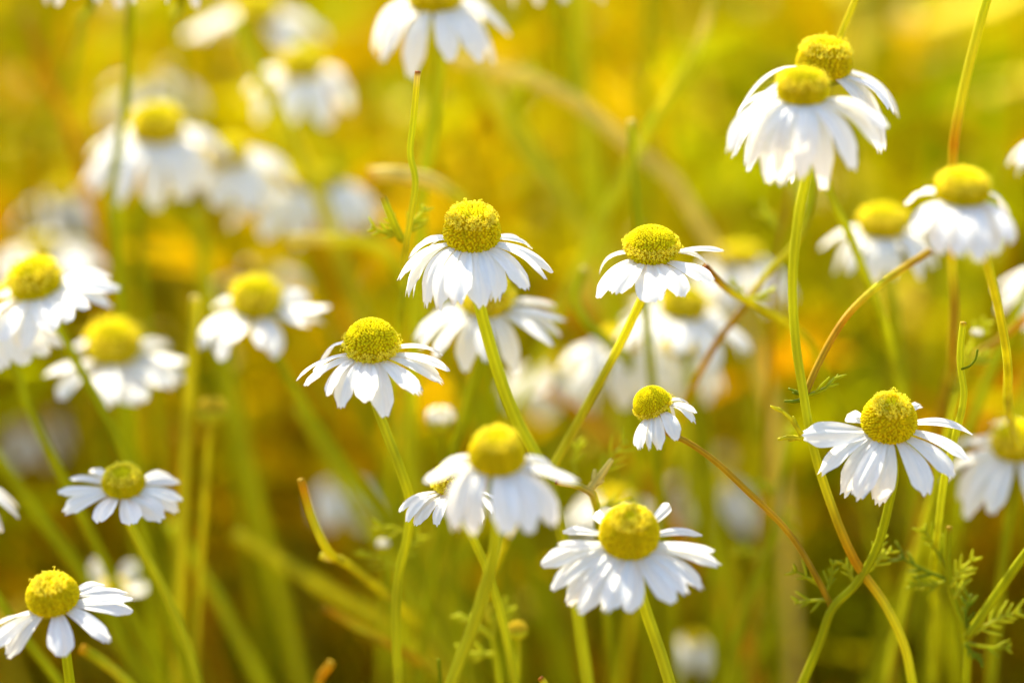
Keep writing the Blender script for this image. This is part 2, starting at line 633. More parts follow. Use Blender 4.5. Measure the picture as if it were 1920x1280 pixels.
def meadow(name, count, y0, y1, leafn, seed, power=1.5, gap=0.0):
    rs = random.Random(seed)
    mb = MB()
    for k in range(count):
        y = y0 + (y1 - y0) * rs.random() ** power
        half = 0.18 + 0.42 * y
        x = rs.uniform(-half, half)
        # patchiness
        pt = math.sin(x * 31 + 1.3 + y * 4) * math.sin(y * 23 + x * 11) + rs.uniform(-0.6, 0.6)
        if pt < gap:
            continue
        h = rs.uniform(0.42, 1.0) * 0.36
        # golden tints on the left paint in a warm lens glow, the near ground carries more brown straw, the right and far side is fresher
        tawny = 0.46 - 0.75 * x / half + rs.uniform(-0.5, 0.5) + (0.25 if y < 0.8 else 0.0)
        if tawny > 0.80:
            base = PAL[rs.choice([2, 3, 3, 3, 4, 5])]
        elif tawny > 0.30:
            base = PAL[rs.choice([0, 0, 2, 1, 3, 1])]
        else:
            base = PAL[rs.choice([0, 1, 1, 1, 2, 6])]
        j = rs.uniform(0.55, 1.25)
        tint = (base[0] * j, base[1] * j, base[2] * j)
        lx = rs.uniform(-0.20, 0.05) if x < -0.01 else rs.uniform(-0.16, 0.14)
        p = Vector((x, y, -0.003))
        top = Vector((x + lx * h / 0.3, y + rs.uniform(-0.02, 0.10), h))
        sag = rs.uniform(-0.02, 0.02)
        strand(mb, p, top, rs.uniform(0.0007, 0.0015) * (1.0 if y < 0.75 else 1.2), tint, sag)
        d = top - p
        if rs.random() < 0.22:  # pale tip blobs, added to imitate bright highlights out of focus
            cc = rs.choice([(0.80, 0.72, 0.30), (0.80, 0.74, 0.10), (0.85, 0.80, 0.45)])
            blob(mb, top, Vector((0, 0, 1)), rs.uniform(0.0012, 0.0028), 0.8, cc)
        for q in range(leafn):
            t = rs.uniform(0.3, 1.0)
            b = p + d * t
            an = rs.uniform(0, 6.283)
            ld = Vector((math.cos(an), math.sin(an), rs.uniform(0.1, 1.1))).normalized()
            ll = rs.uniform(0.014, 0.040)
            sd = ld.cross(Vector((0, 0, 1))).normalized()
            w = rs.uniform(0.0006, 0.0014)
            vs, fs = [], []
            for sg, t1, t2 in ((0, 0.0, 1.0), (1, 0.3, 0.75), (-1, 0.35, 0.8), (1, 0.55, 0.95), (-1, 0.6, 1.0)):
                a = b + ld * ll * t1
                e = b + ld * ll * t2 + sd * sg * ll * 0.28
                up = Vector((0, 0, w))
                sv = sd * w
                i0 = len(vs)
                vs += [tuple(a - sv), tuple(a + sv), tuple((a + e) / 2 + sv * 1.3 + up), tuple(e), tuple((a + e) / 2 - sv * 1.3 + up)]
                fs.append((i0, i0 + 1, i0 + 2, i0 + 3, i0 + 4))
            jj = rs.uniform(0.85, 1.2)
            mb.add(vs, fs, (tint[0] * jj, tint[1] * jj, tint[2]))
    for k in range(1000):                       # thin pale stalks nearer the flowers
        y = rs.uniform(0.415, 0.62)
        half = 0.16 + 0.36 * y
        x = rs.uniform(-half, half)
        h = rs.uniform(0.45, 0.98) * 0.355
        base = rs.choice([(0.52, 0.60, 0.006), (0.60, 0.60, 0.01), (0.44, 0.54, 0.004), (0.70, 0.64, 0.05), (0.64, 0.46, 0.006), (0.34, 0.42, 0.004)])
        lx = rs.uniform(-0.16, 0.02) if x < 0 else rs.uniform(-0.12, 0.12)
        p = Vector((x, y, -0.003)); top = Vector((x + lx * h / 0.3, y + rs.uniform(0.0, 0.06), h))
        strand(mb, p, top, rs.uniform(0.0006, 0.0013), base, rs.uniform(-0.025, 0.025))
        if rs.random() < 0.35:  # more pale blobs standing in for blurred glints
            blob(mb, top, Vector((0, 0, 1)), rs.uniform(0.001, 0.002), 0.8, (0.8, 0.74, 0.25))
        d = top - p
        for q in range(6):                     # wispy thread leaves
            b = p + d * rs.uniform(0.45, 1.0)
            an = rs.uniform(0, 6.283)
            ld = Vector((math.cos(an), math.sin(an), rs.uniform(0.2, 1.2))).normalized() * rs.uniform(0.01, 0.03)
            strand(mb, b, b + ld, 0.00035, (base[0] * 0.9, base[1] * 1.05, base[2]), 0.002)
    ob = mb.build(name, M_MEADOW)
    ob['kind'] = 'stuff'
    return ob


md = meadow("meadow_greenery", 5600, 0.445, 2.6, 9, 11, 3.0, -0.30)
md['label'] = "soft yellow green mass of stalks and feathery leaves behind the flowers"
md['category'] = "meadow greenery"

# straw lying on the soil
mb = MB()
rs_ = random.Random(5)
for k in range(2600):
    y = 0.2 + 2.6 * rs_.random()
    half = 0.35 + 0.45 * y
    x = rs_.uniform(-half, half)
    an = rs_.uniform(0, math.pi)
    l = rs_.uniform(0.04, 0.12)
    z = rs_.uniform(0.003, 0.03)
    p = Vector((x, y, z)); t = Vector((x + math.cos(an) * l, y + math.sin(an) * l, max(0.003, z + rs_.uniform(-0.02, 0.04))))
    c = PAL[rs_.choice([3, 3, 4, 5, 2])]
    strand(mb, p, t, rs_.uniform(0.0008, 0.0016), c, rs_.uniform(-0.008, 0.008))
st = mb.build("dry_straw", M_MEADOW)
st['kind'] = 'stuff'
st['label'] = "golden brown dry straw littering the soil under the flowers"
st['category'] = "straw"

# ------------------------------------------------------------------ flowers in and near focus
chamomile("large white chamomile with tall crumbly yellow cone in the sharp centre, above another bloom",
          885, 434, .340, 108, [(899, 575), (912, 625), (933, 695), (965, 780), (1005, 855), (1035, 925), (1055, 1010), (1075, 1100), (1090, 1200)], 'G', 24,
          band=(34, 64), hk=1.05, lean=11, L=128, petals=[
    (835, 768, 484, 24, 'b'), (830, 747, 526, 24), (838, 774, 563, 12, 'b'), (834, 762, 560, 28), (845, 800, 577, 34), (856, 827, 584, 32),
    (870, 860, 573, 42), (890, 902, 577, 38), (908, 928, 566, 36), (923, 987, 545, 34), (932, 1023, 525, 25), (936, 1039, 514, 25), (934, 994, 465, 26, 'b')])
chamomile("sharp chamomile with honeycomb yellow cone and thin stray petals, lower left of the central bloom",
          696, 642, .340, 101, [(703, 752), (722, 805), (750, 880), (768, 940), (762, 1010), (746, 1080), (742, 1180), (745, 1280)], 'G', 19,
          band=(-12, 14), hk=0.95, lean=12, L=122, leaves=[((765, 1000), (-0.7, -0.1), 60, .362), ((748, 1070), (-0.9, -0.5), 70, .366), ((748, 1060), (0.6, -0.8), 60, .366)], petals=[
    (650, 557, 714, 9), (653, 588, 699, 9), (655, 573, 722, 24), (660, 617, 742, 24), (672, 640, 766, 28), (690, 690, 751, 36), (706, 721, 781, 34),
    (722, 788, 739, 30), (736, 834, 720, 25), (744, 841, 695, 21), (744, 830, 668, 17, 'b'), (660, 600, 690, 22, 'b')])
chamomile("sharp white chamomile with few uneven petals and flat yellow dome on a bent brown-green stem",
          1222, 461, .342, 101, [(1212, 540), (1185, 600), (1150, 670), (1095, 770), (1042, 865), (1005, 930, .352), (955, 1000, .364), (920, 1080, .38), (895, 1180, .40)], 'y', 17,
          band=(2, 26), hk=0.8, lean=9, L=112, petals=[
    (1176, 1124, 516, 16, 'b'), (1184, 1121, 558, 36), (1198, 1152, 552, 36), (1214, 1230, 569, 44), (1240, 1277, 556, 38), (1258, 1338, 530, 34),
    (1268, 1326, 497, 16, 'b'), (1270, 1358, 471, 13, 'b')])
chamomile("white chamomile half hidden behind the central bloom, one petal marked with a brown spot",
          912, 560, .366, 96, [(893, 690), (882, 730), (868, 790), (848, 860), (830, 950), (815, 1050)], 'g', 18, sharp=False,
          band=(5, 35), hk=1.05, lean=8, L=120, petals=[
    (868, 776, 640, 28), (870, 790, 655, 28), (879, 815, 672, 30), (892, 872, 698, 36), (908, 914, 680, 28), (930, 970, 702, 34), (946, 1036, 648, 28),
    (954, 1055, 632, 24), (956, 1062, 603, 24), (954, 1040, 575, 22, 'b'), (868, 800, 610, 24, 'b')])
chamomile("nearest soft white chamomile with broad hanging petals, covering a smaller bloom at its left",
          932, 850, .318, 108, [(931, 975), (925, 1040), (908, 1105), (880, 1190), (845, 1280), (820, 1350)], 'G', 23, sharp=True,
          band=(45, 70), hk=0.9, lean=14, L=128, petals=[
    (884, 800, 903, 28), (888, 853, 996, 40), (903, 888, 1005, 38), (938, 952, 1005, 40), (955, 994, 1001, 40), (972, 1038, 988, 40), (980, 1084, 906, 28),
    (982, 1045, 885, 22, 'b'), (883, 820, 880, 26, 'b')])
chamomile("small sharp chamomile peeping out behind the nearest soft bloom, its petals swept left",
          856, 902, .345, 88, [(890, 1015), (910, 1060), (930, 1120), (950, 1200), (965, 1280)], 'G', 17, band=(-10, 35), L=100, petals=[
    (817, 750, 960, 17), (822, 765, 978, 20), (830, 780, 985, 22), (842, 818, 986, 16), (872, 900, 985, 22), (888, 926, 965, 22), (893, 925, 935, 18)])
chamomile("big sharp chamomile low in the meadow with tall egg-shaped yellow dome and long spread petals",
          1180, 998, .330, 114, [(1200, 1110), (1212, 1150), (1228, 1195), (1255, 1280), (1275, 1360)], 'G', 23, band=(55, 82), hk=0.98, L=128, lean=26, petals=[
    (1140, 1120, 961, 16, 'b'), (1218, 1253, 945, 18, 'b'), (1128, 1056, 997, 15, 'b'), (1127, 1046, 1022, 22), (1128, 1014, 1060, 32), (1134, 1030, 1108, 32),
    (1146, 1062, 1136, 34), (1158, 1085, 1147, 34), (1172, 1134, 1147, 33), (1186, 1176, 1147, 35), (1202, 1262, 1128, 33), (1214, 1288, 1114, 30),
    (1224, 1318, 1104, 30), (1231, 1350, 1060, 27), (1234, 1336, 1033, 20), (1235, 1315, 1003, 17, 'b')])
chamomile("chamomile plant with two heads, a large round one and a small lopsided one",
          1667, 787, .338, 105, [(1676, 870), (1665, 950), (1640, 1035), (1602, 1098), (1562, 1138), (1538, 1200), (1505, 1280)], 'g', 17, band=(50, 80), hk=1.0, L=124, lean=22, petals=[
    (1622, 1507, 816, 40), (1622, 1590, 778, 22, 'b'), (1624, 1537, 890, 30), (1636, 1580, 934, 34), (1650, 1604, 936, 34), (1662, 1645, 946, 36),
    (1688, 1735, 929, 34), (1704, 1788, 896, 32), (1714, 1811, 862, 26), (1716, 1822, 814, 25, 'b'), (1700, 1724, 764, 14, 'b')])
# a second, smaller head on the same plant
plant = bpy.data.objects["chamomile_flower.007"]
plant['label'] = "chamomile plant with two heads, a large round one and a small lopsided one"
head2, base2, ax2 = flower_head(plant, 1222, 756, .340, 72, roll=-24, lean=8, band=(-14, 6), L=72, hk=0.95, seed=77, petals=[
    (1203, 1201, 842, 21), (1212, 1218, 844, 10), (1222, 1236, 843, 21), (1238, 1268, 827, 23), (1246, 1268, 806, 15, 'b'), (1254, 1303, 795, 15),
    (1256, 1306, 775, 15), (1256, 1292, 757, 13, 'b')])
stalk(plant, "branch", [(1285, 826), (1330, 856), (1400, 920), (1480, 1000), (1530, 1080), (1560, 1140, .350)], .341, 12, 'r', start=base2, axis=ax2, ground=False)
for i, lf in enumerate([((1545, 1105), (-0.8, -0.5), 60), ((1550, 1110), (0.2, -1), 50), ((1555, 1125), (-1, 0.1), 55), ((1640, 1060), (0.3, -1), 50), ((1630, 1070), (0.7, -0.6), 50), ((1600, 1090), (-0.6, -0.9), 40)]):
    feather(plant, lf[0], lf[1], lf[2], .349, col='g' if i < 3 else 'G', n=3, w=6, seed=300 + i)

chamomile("pale chamomile in the bottom corner with gaps between its petals and a low fuzzy dome",
          98, 1114, .334, 101, [(122, 1215), (128, 1260), (140, 1340)], 'g', 20, band=(50, 85), hk=0.78, L=108, roll=-6, lean=16, petals=[
    (58, -5, 1166, 22), (64, -18, 1215, 28), (72, 12, 1236, 30), (110, 115, 1230, 38), (132, 205, 1204, 30), (144, 250, 1147, 33), (146, 248, 1122, 19),
    (145, 240, 1112, 17, 'b'), (140, 195, 1098, 22, 'b')])
chamomile("small neat chamomile with a flat yellow dome and short spoke-like petals all round",
          231, 900, .353, 83, [(243, 980), (270, 1035), (305, 1100), (345, 1190), (375, 1290)], 'G', 17, band=(38, 70), hk=0.62, L=84, lean=20, petals=[
    (200, 173, 880, 16, 'b'), (194, 131, 896, 18, 'b'), (194, 107, 922, 17), (198, 117, 962, 28), (214, 190, 978, 34), (240, 250, 982, 32), (256, 305, 975, 32),
    (266, 336, 961, 24), (269, 346, 938, 21), (270, 336, 902, 24, 'b'), (264, 315, 888, 17, 'b')])
lp = chamomile("soft white chamomile with long hanging petals, overlapping a second head just behind it",
          1505, 167, .325, 98, [(1514, 300), (1497, 400), (1486, 520), (1491, 640), (1506, 740), (1522, 830), (1552, 930, None, 'y'), (1602, 1050, None, 'o'), (1662, 1138, None, 'y'), (1695, 1210, None, 'y'), (1712, 1290)], 'G', 18.5,
          band=(20, 48), hk=0.92, lean=6, L=150, petals=[
    (1462, 1383, 214, 28, 'b'), (1463, 1368, 286, 38), (1470, 1400, 322, 40), (1480, 1440, 345, 40), (1492, 1462, 352, 40), (1508, 1500, 335, 35), (1516, 1545, 360, 35), (1530, 1602, 328, 41),
    (1544, 1655, 282, 38), (1549, 1660, 240, 38), (1549, 1640, 215, 31)])
stalk(lp, "branch", [(1508, 742, .342, 'r'), (1535, 680, .343, 'r'), (1580, 602, .345, 'o'), (1640, 540, .349, 'y'), (1700, 498, .354, 'r'), (1748, 468, .358, 'r')], .342, 14.5, 'y', ground=False)
for i, lf in enumerate([((1512, 742), (0.9, -0.6), 60, 'g'), ((1508, 748), (-1, 0.1), 32, 'd'), ((1506, 742), (-0.8, -0.4), 26, 'd')]):
    feather(lp, lf[0], lf[1], lf[2], .342, col=lf[3], n=3 if i == 0 else 1, w=6, seed=330 + i, spread=0.35)
for i, lf in enumerate([((1502, 815), (-0.7, -0.8), 58), ((1503, 822), (-1, 0.03), 38)]):
    feather(lp, lf[0], lf[1], lf[2], .342, col='y', n=2 if i == 0 else 1, w=8, seed=340 + i, spread=0.5)
chamomile("chamomile head just behind the long-petalled one, raised above it and broad at the right",
          1546, 116, .350, 106, [(1556, 365, .362), (1588, 430, .364), (1612, 490, .366), (1650, 580, .37), (1680, 700, .38)], 'G', 17, band=(30, 62), hk=0.95, lean=5, L=140, roll=4, petals=[
    (1592, 1682, 222, 46, 'b'), (1590, 1672, 215, 40), (1584, 1658, 284, 32), (1575, 1652, 290, 30), (1505, 1372, 300, 30), (1508, 1398, 326, 32), (1500, 1380, 222, 26, 'b'), (1530, 1480, 348, 30)])
chamomile("soft chamomile near the right edge, its petals hanging straight down like a skirt",
          1805, 352, .317, 104, [(1832, 450, .3225), (1848, 490, .327), (1862, 540, .331), (1880, 620, .337), (1889, 680, .343), (1890, 760, .354), (1915, 850, .372), (1960, 940, .40)], 'y', 18, band=(20, 60), hk=0.68, lean=8, L=130, petals=[
    (1762, 1704, 384, 28, 'b'), (1762, 1722, 448, 38), (1774, 1764, 476, 40), (1790, 1800, 480, 38), (1810, 1836, 488, 38), (1826, 1864, 480, 38), (1843, 1886, 456, 38), (1849, 1886, 425, 30, 'b')])


def soft(label, cx, cy, d, W, droop=35, L=115, lean=8, roll=0, n=14, w=32, stem=None, col='g', skip=(), petals=None, band=(15, 50), jit=14, hk=1.0, wpx=18):
    if stem is None:
        q = ((cx * 7 + cy * 13) % 10) / 10.0
        q = 0.35 + 0.5 * q if cx < 760 else 0.9 * q - 0.45
        stem = [(cx + 90 * q, cy + 150), (cx + 190 * q, cy + 260), (cx + 330 * q, cy + 380)]
    return chamomile(label, cx, cy, d, W, stem, col, wpx, sharp=False, band=band, hk=hk, lean=lean, roll=roll, petals=petals, L=L,
                     auto=None if petals else dict(n=n, droop=droop, L=L, w=w, skip=skip, jit=jit))


# ------------------------------------------------------------------ softer flowers behind and at the edges
soft("blurred chamomile at the left edge leaning left, its petals swept up to the right", 66, 528, .364, 96, lean=10, roll=-12, petals=[(112, 228, 540, 36), (110, 205, 518, 28, "b"), (108, 212, 578, 30), (98, 165, 580, 26), (88, 132, 602, 30), (74, 104, 618, 36), (58, 45, 655, 42), (44, 8, 640, 38), (28, -20, 620, 36), (20, -30, 570, 30, "b")],
     stem=[(105, 605), (125, 645), (155, 700), (195, 770), (235, 860), (260, 950)])
soft("blurred chamomile cut by the left edge, under the leaning one, only drooping petals showing", -15, 578, .368, 92, lean=8, petals=[(8, 48, 686, 42), (18, 86, 668, 42), (26, 116, 650, 38), (-8, 5, 696, 42), (-25, -40, 690, 40), (-40, -80, 660, 40)],
     stem=[(30, 690), (45, 740), (75, 810), (115, 890), (160, 980)])
soft("blurred chamomile under the leaning left bloom, two broad petals hanging in front", 214, 647, .388, 98, lean=14, L=135, petals=[(176, 86, 706, 32), (180, 118, 748, 34), (203, 216, 756, 48), (224, 270, 756, 48), (245, 326, 726, 32), (255, 342, 716, 30), (257, 353, 680, 34), (254, 312, 645, 28, "b"), (176, 130, 665, 26, "b")], stem=[(225, 780), (240, 860), (260, 960), (275, 1060)])
soft("blurred chamomile with an open gap between hanging petals, right of a headless stem", 480, 562, .381, 92, lean=12, roll=4, L=130, petals=[(441, 382, 655, 36), (450, 420, 676, 38), (462, 440, 640, 34), (494, 490, 655, 38), (506, 508, 672, 26), (524, 606, 604, 42), (526, 620, 576, 38), (522, 570, 545, 32, "b"), (440, 408, 574, 28, "b"), (518, 570, 612, 32)],
     stem=[(510, 650), (545, 715), (590, 790), (640, 860), (690, 930)])
soft("small blurred chamomile tucked at the left side of the skirt-like bloom", 1655, 422, .384, 86, 42, 95, 0, 0, 13, 28, stem=[(1668, 520), (1680, 600), (1690, 700)])
soft("blurred chamomile right behind the few-petalled sharp bloom, its dome showing below it", 1280, 574, .392, 84, 30, 120, 0, 6, 12, 34, stem=[(1290, 690), (1300, 780), (1310, 880)])
soft("large blurred white chamomile left of the bent brown-green stem's lower half, mostly petals", 1168, 636, .398, 78, 48, 120, 4, 0, 11, 38, stem=[(1180, 760), (1188, 850), (1195, 950)], hk=0.6)
soft("blurred white chamomile low behind the crossing brown stems, hanging to the right", 1278, 648, .402, 66, 55, 95, 4, 8, 9, 34, stem=[(1320, 780), (1330, 860), (1340, 950)], hk=0.6)
soft("faint blurred chamomile between the few-petalled bloom and the tall green stem", 1388, 480, .425, 74, 45, 110, -6, 0, 10, 34, hk=0.7)
soft("blurred chamomile cut by the right edge beside the two-headed plant", 1905, 832, .372, 88, 32, 130, 10, -6, 13, 34, stem=[(1890, 980), (1880, 1060), (1870, 1160)])
soft("blurred chamomile cut by the top edge, cream petals fanning down over a pale stem", 815, -8, .374, 100, 42, 130, 6, 0, 13, 36,
     stem=[(822, 120), (815, 200), (803, 280), (790, 350), (785, 450)], col='G', wpx=26)
soft("broad blurred chamomile in the upper left with a shaded olive dome and bell-like petals", 294, 238, .408, 94, 42, 130, 8, 0, 13, 40, stem=[(262, 390), (262, 470), (268, 560), (280, 680)])
soft("blurred cream chamomile touching the right side of the bell-like one, dome hardly visible", 428, 290, .418, 74, 36, 110, 8, 0, 11, 40, stem=[(375, 400), (385, 500), (400, 600)])
soft("blurred chamomile near the end of the row of pale heads, petals split in clumps", 545, 335, .425, 70, 48, 120, 0, 12, 10, 36, hk=0.7)
soft("smaller blurred chamomile closing the row of pale heads, below the upper clump", 605, 335, .43, 66, 45, 105, 0, 0, 10, 40, hk=0.7)
soft("blurred chamomile with one bright round petal at its right, above the row of pale heads", 566, 124, .432, 78, 40, 105, 8, 0, 7, 40)
soft("very blurred chamomile near the top edge, pale petal clumps either side of its dome", 482, 22, .455, 78, 20, 110, 8, 0, 9, 46, skip=((60, 120), (240, 300)))
soft("ghostly beige chamomile dissolved behind the thin green stem at the upper left", 272, 150, .50, 52, 35, 90, 8, 0, 5, 36)
soft("ghostly beige chamomile at the left below the bell-like bloom", 115, 368, .485, 50, 50, 85, 8, 0, 6, 36)
soft("white petals hanging from a head beyond the top left edge", 168, -112, .372, 96, 55, 110, 0, 0, 15, 30, stem=[(150, 40, .40), (120, 160, .46), (60, 300, .52)])
soft("tip of a white bloom dipping into the top edge, right of the thin green stem", 335, -118, .366, 96, 50, 110, 0, 0, 15, 30, stem=[(330, 30, .40), (340, 160, .46), (350, 300, .52)])
soft("single white petal dipping from the top edge between tall grass stems", 1040, -108, .384, 80, 62, 115, 0, 0, 9, 28, stem=[(1046, 60, .42), (1060, 160, .47), (1090, 300, .52)])
soft("edge of a white bloom entering at the right above the skirt-like one", 2005, 252, .372, 86, 40, 95, 0, 0, 14, 30)
soft("edge of a blurred bloom entering at the right below the skirt-like one", 1995, 505, .392, 80, 40, 115, 0, 0, 14, 32)
soft("white petal tip entering at the left edge above the corner bloom", -100, 902, .358, 86, 42, 105, 0, 0, 14, 30)
soft("blurred white chamomile behind the snipped orange-tipped stem", 645, 905, .452, 50, 50, 80, 8, 0, 7, 34, hk=0.6)
soft("small blurred chamomile behind the corner bloom with two upright petals", 212, 1100, .402, 48, -35, 58, 0, 0, 6, 28, hk=0.5, jit=20)
soft("small blurred chamomile near the bottom, right of the big egg-domed bloom", 1298, 1198, .432, 38, 60, 62, 0, 0, 6, 26, hk=0.5)
soft("blurred beige chamomile at the start of the red-brown branch, deep in the meadow", 1335, 910, .48, 56, 40, 85, 8, 0, 7, 36, hk=0.6)
soft("faint white bloom peeping above the big egg-domed one", 1150, 935, .432, 60, 40, 90, 0, 0, 9, 36, hk=0.5)
soft("beige blurred bloom behind the leaning left one, two petal clumps over its dome", 80, 470, .455, 58, 15, 95, 8, 0, 7, 40)
soft("faint beige bloom behind the dome of the gap-petalled one", 495, 508, .470, 50, 30, 70, 8, 0, 6, 34)
soft("faint beige bloom glowing right of the spotted-petal flower", 1045, 690, .455, 50, 35, 90, 8, 0, 7, 40)
soft("faint beige bloom low at the left among dark stems", 70, 790, .50, 46, 40, 80, 8, 0, 6, 34)


# ------------------------------------------------------------------ stems without heads, and buds
def bare(label, pts, d, wpx, col='g', tip='r', leaves=(), extra=None, name="bare_stem", lean=None):
    p = at(pts[-1][0], pts[-1][1], d)
    SEED[0] += 1
    root = thing(name, label, "stem", Vector((p.x, p.y, 0)), GS)
    stalk(root, "stem", pts, d, wpx, col, tipcol=tip, lean=lean)
    for i, lf in enumerate(leaves):
        feather(root, lf[0], lf[1], lf[2], lf[3], col=lf[4] if len(lf) > 4 else 'G', n=lf[5] if len(lf) > 5 else 4, w=lf[6] if len(lf) > 6 else 6, seed=SEED[0] * 9 + i)
    for ex in (extra or ()):
        stalk(root, "branch", ex[0], ex[1], ex[2], ex[3], tipcol=ex[4], ground=False)
    return root


bare("sharp wavy green stem snipped at a brown tip, standing left of the central bloom",
     [(783, 134), (782, 142, None, 's'), (780, 165, None, 'y'), (774, 230), (769, 290), (778, 335), (772, 390, None, 'y'), (762, 450, None, 'y'), (752, 540, .362, 'g'), (745, 640, .372)], .341, 13, 'G', 'b',
     leaves=[((757, 445), (-0.9, -0.3), 55, .350), ((762, 450), (0.6, -1), 60, .352), ((755, 455), (-0.5, -0.9), 45, .35)],
     extra=[([(718, 370, .347, 'o'), (724, 385, .347, 'G'), (735, 412, .348, 'G'), (752, 448, .350, 'G')], .347, 17, 'G', 'r')])
bare("snipped pale green stem with one curled tendril, right of the two-headed plant",
     [(1806, 604), (1805, 612, None, 'G'), (1800, 680), (1807, 740), (1793, 810), (1770, 900), (1760, 980), (1752, 1080, .37)], .340, 14, 'G', 'r',
     extra=[([(1833, 655, .341, 'd'), (1828, 675, .341, 'd'), (1818, 686, .341, 'd'), (1802, 692, .341, 'd')], .341, 4.5, 'd', 'd')])
bare("forked stem with cut pink tip and sprays of feathery leaves, lower right corner",
     [(1780, 987), (1779, 997, None, 'g'), (1776, 1060), (1785, 1120), (1803, 1172), (1812, 1205), (1812, 1290)], .350, 13, 'g', 'r',
     leaves=[((1772, 1065), (-0.6, -1), 75, .352, 'g'), ((1772, 1085), (-1, -0.5), 80, .352, 'd'), ((1775, 1090), (-1, 0.05), 60, .353, 'g'), ((1782, 1100), (0.7, -0.9), 60, .352, 'G'),
             ((1788, 1120), (0.4, -1), 50, .352, 'G'), ((1815, 1195), (1, -0.5), 95, .352, 'G', 5), ((1812, 1205), (1, 0.1), 70, .353, 'g'), ((1815, 1185), (0.1, -1), 60, .353, 'd'), ((1808, 1205), (0.6, 0.7), 45, .353, 'd')],
     extra=[([(1990, 960, .345, 'g'), (1925, 1035, .347, 'g'), (1868, 1115, .35, 'g'), (1812, 1196, .352, 'g')], .348, 19, 'g', 'g')])
bare("curved yellow stem with orange snipped tip and small side nub, low on the left",
     [(564, 898), (568, 912, None, 'o'), (582, 962, None, 'y'), (606, 1018, None, 'y'), (660, 1062, .362), (722, 1112, .372), (790, 1180, .385)], .350, 17, 'y', 'r',
     extra=[([(600, 1040, .356, 'y'), (618, 1046, .356, 's'), (640, 1046, .358, 'y')], .356, 15, 'y', 'y')])
bare("upright blurred olive stem with a pale cut tip, between the two blurred left blooms",
     [(366, 556), (365, 566, None, 'y'), (362, 630), (354, 750), (346, 860), (342, 960)], .376, 22, 'y', 's')
bare("short blurred green stem with a pale cut tip, above the few-petalled bloom",
     [(1183, 226), (1183, 240, None, 'G'), (1184, 300), (1190, 380, None, 'g'), (1200, 480, None, 'g')], .368, 18, 'G', 's')
bare("blurred stem with a rusty tip slanting down to the right near the bottom left", [(604, 1136), (620, 1145, None, 'o'), (680, 1180, None, 'y'), (740, 1212, None, 'o'), (810, 1252, .385, 'y')], .376, 16, 'y', 'r')
bare("thick blurred green stem slanting out of the bottom beside the corner bloom", [(152, 1214), (170, 1224, None, 'g'), (210, 1252, None, 'y'), (260, 1300, None, 'g')], .360, 22, 'y', 'o')
bare("golden stubby stem tip at the bottom edge, left of the middle", [(622, 1240), (615, 1250, None, 'o'), (600, 1270, None, 'o'), (596, 1300, None, 'y')], .362, 19, 'o', 'r')
bare("cut stem end with a brown hollow tip just inside the bottom edge", [(1013, 1270), (1018, 1276, None, 'y'), (1030, 1300, None, 'y')], .345, 14, 'y', 'b')
bare("blurred knobby green stem with a pinkish tip, right of the central bloom", [(1096, 502), (1094, 512, None, 'g'), (1078, 560, None, 'G'), (1100, 605, None, 'g'), (1140, 640, None, 'g'), (1180, 700, .4)], .374, 19, 'g', 's')
bare("blurred straw stem arching over to the left above the central bloom", [(695, 326, .378, 'o'), (715, 325, .377, 's'), (750, 327, .376, 's'), (805, 338, .376, 's'), (850, 364, .378, 'y'), (878, 420, .382, 'y'), (890, 520, .388, 'g')], .378, 32, 's', 'o')
bare("thin blurred green stem crossing the upper left from the top edge", [(244, -60), (243, 30), (240, 130), (226, 250), (208, 380), (214, 460), (225, 600)], .380, 17, 'g', 'g')
bare("pale blurred straw lying level above the central bloom's left shoulder", [(538, 450, .392, 's'), (580, 448, .392, 's'), (640, 450, .393, 'y'), (710, 466, .397, 'y'), (760, 540, .404, 'g')], .392, 27, 's', 's')
bare("blurred green blade leaning left across the top right of centre", [(1340, -20), (1325, 40, None, 's'), (1298, 108), (1235, 210), (1180, 310)], .392, 18, 'G', 'G')
bare("pale blurred stem slanting down to the row of pale heads", [(445, 40), (470, 110), (520, 205), (560, 285), (592, 350), (620, 430)], .408, 30, 'y', 'G')
bare("brownish blurred stem slanting down in the top left corner", [(50, 30), (75, 110), (105, 185), (135, 255), (165, 360)], .425, 19, 'o', 'r')
bare("blurred dark green stem slanting in at the left edge above the neat small bloom", [(-40, 810), (20, 890), (80, 975), (150, 1070), (190, 1140)], .388, 24, 'g', 'g')
bare("tall yellow-green stem curving down behind the skirt-like bloom and turning rusty below it",
     [(1868, -50), (1850, 0), (1825, 90, None, 'y'), (1802, 190, None, 'y'), (1788, 270, None, 'o'), (1785, 330, None, 'y'), (1783, 420, None, 'o'), (1785, 500, None, 'y'), (1789, 570, None, 'r'), (1786, 640, None, 'r'), (1785, 740, .375, 'g')], .345, 19, 'G', 'G')
bare("stem from the top edge passing behind the overlapping pair of heads",
     [(1620, -45), (1604, 0), (1578, 62), (1550, 150), (1535, 260), (1528, 330, .366, 'g'), (1518, 400, .366, 'g'), (1490, 458, .366, 'y'), (1440, 510, .366, 'y'), (1395, 575, .366, 'r'), (1345, 640, .367, 'o'), (1305, 710, .369, 'r'), (1270, 800, .38)], .348, 14, 'y', 'r')
bare("rusty branch creeping out from under the few-petalled bloom to the right",
     [(1322, 500, .349, 'b'), (1345, 525, .352, 'r'), (1375, 550, .356, 'y'), (1410, 567, .36, 'y'), (1450, 590, .366, 'y'), (1500, 625, .376, 'y'), (1540, 690, .39, 'g')], .349, 15, 'y', 'b',
     leaves=[((1405, 560), (0.9, -0.3), 40, .362), ((1395, 555), (-0.6, -0.8), 35, .362)])
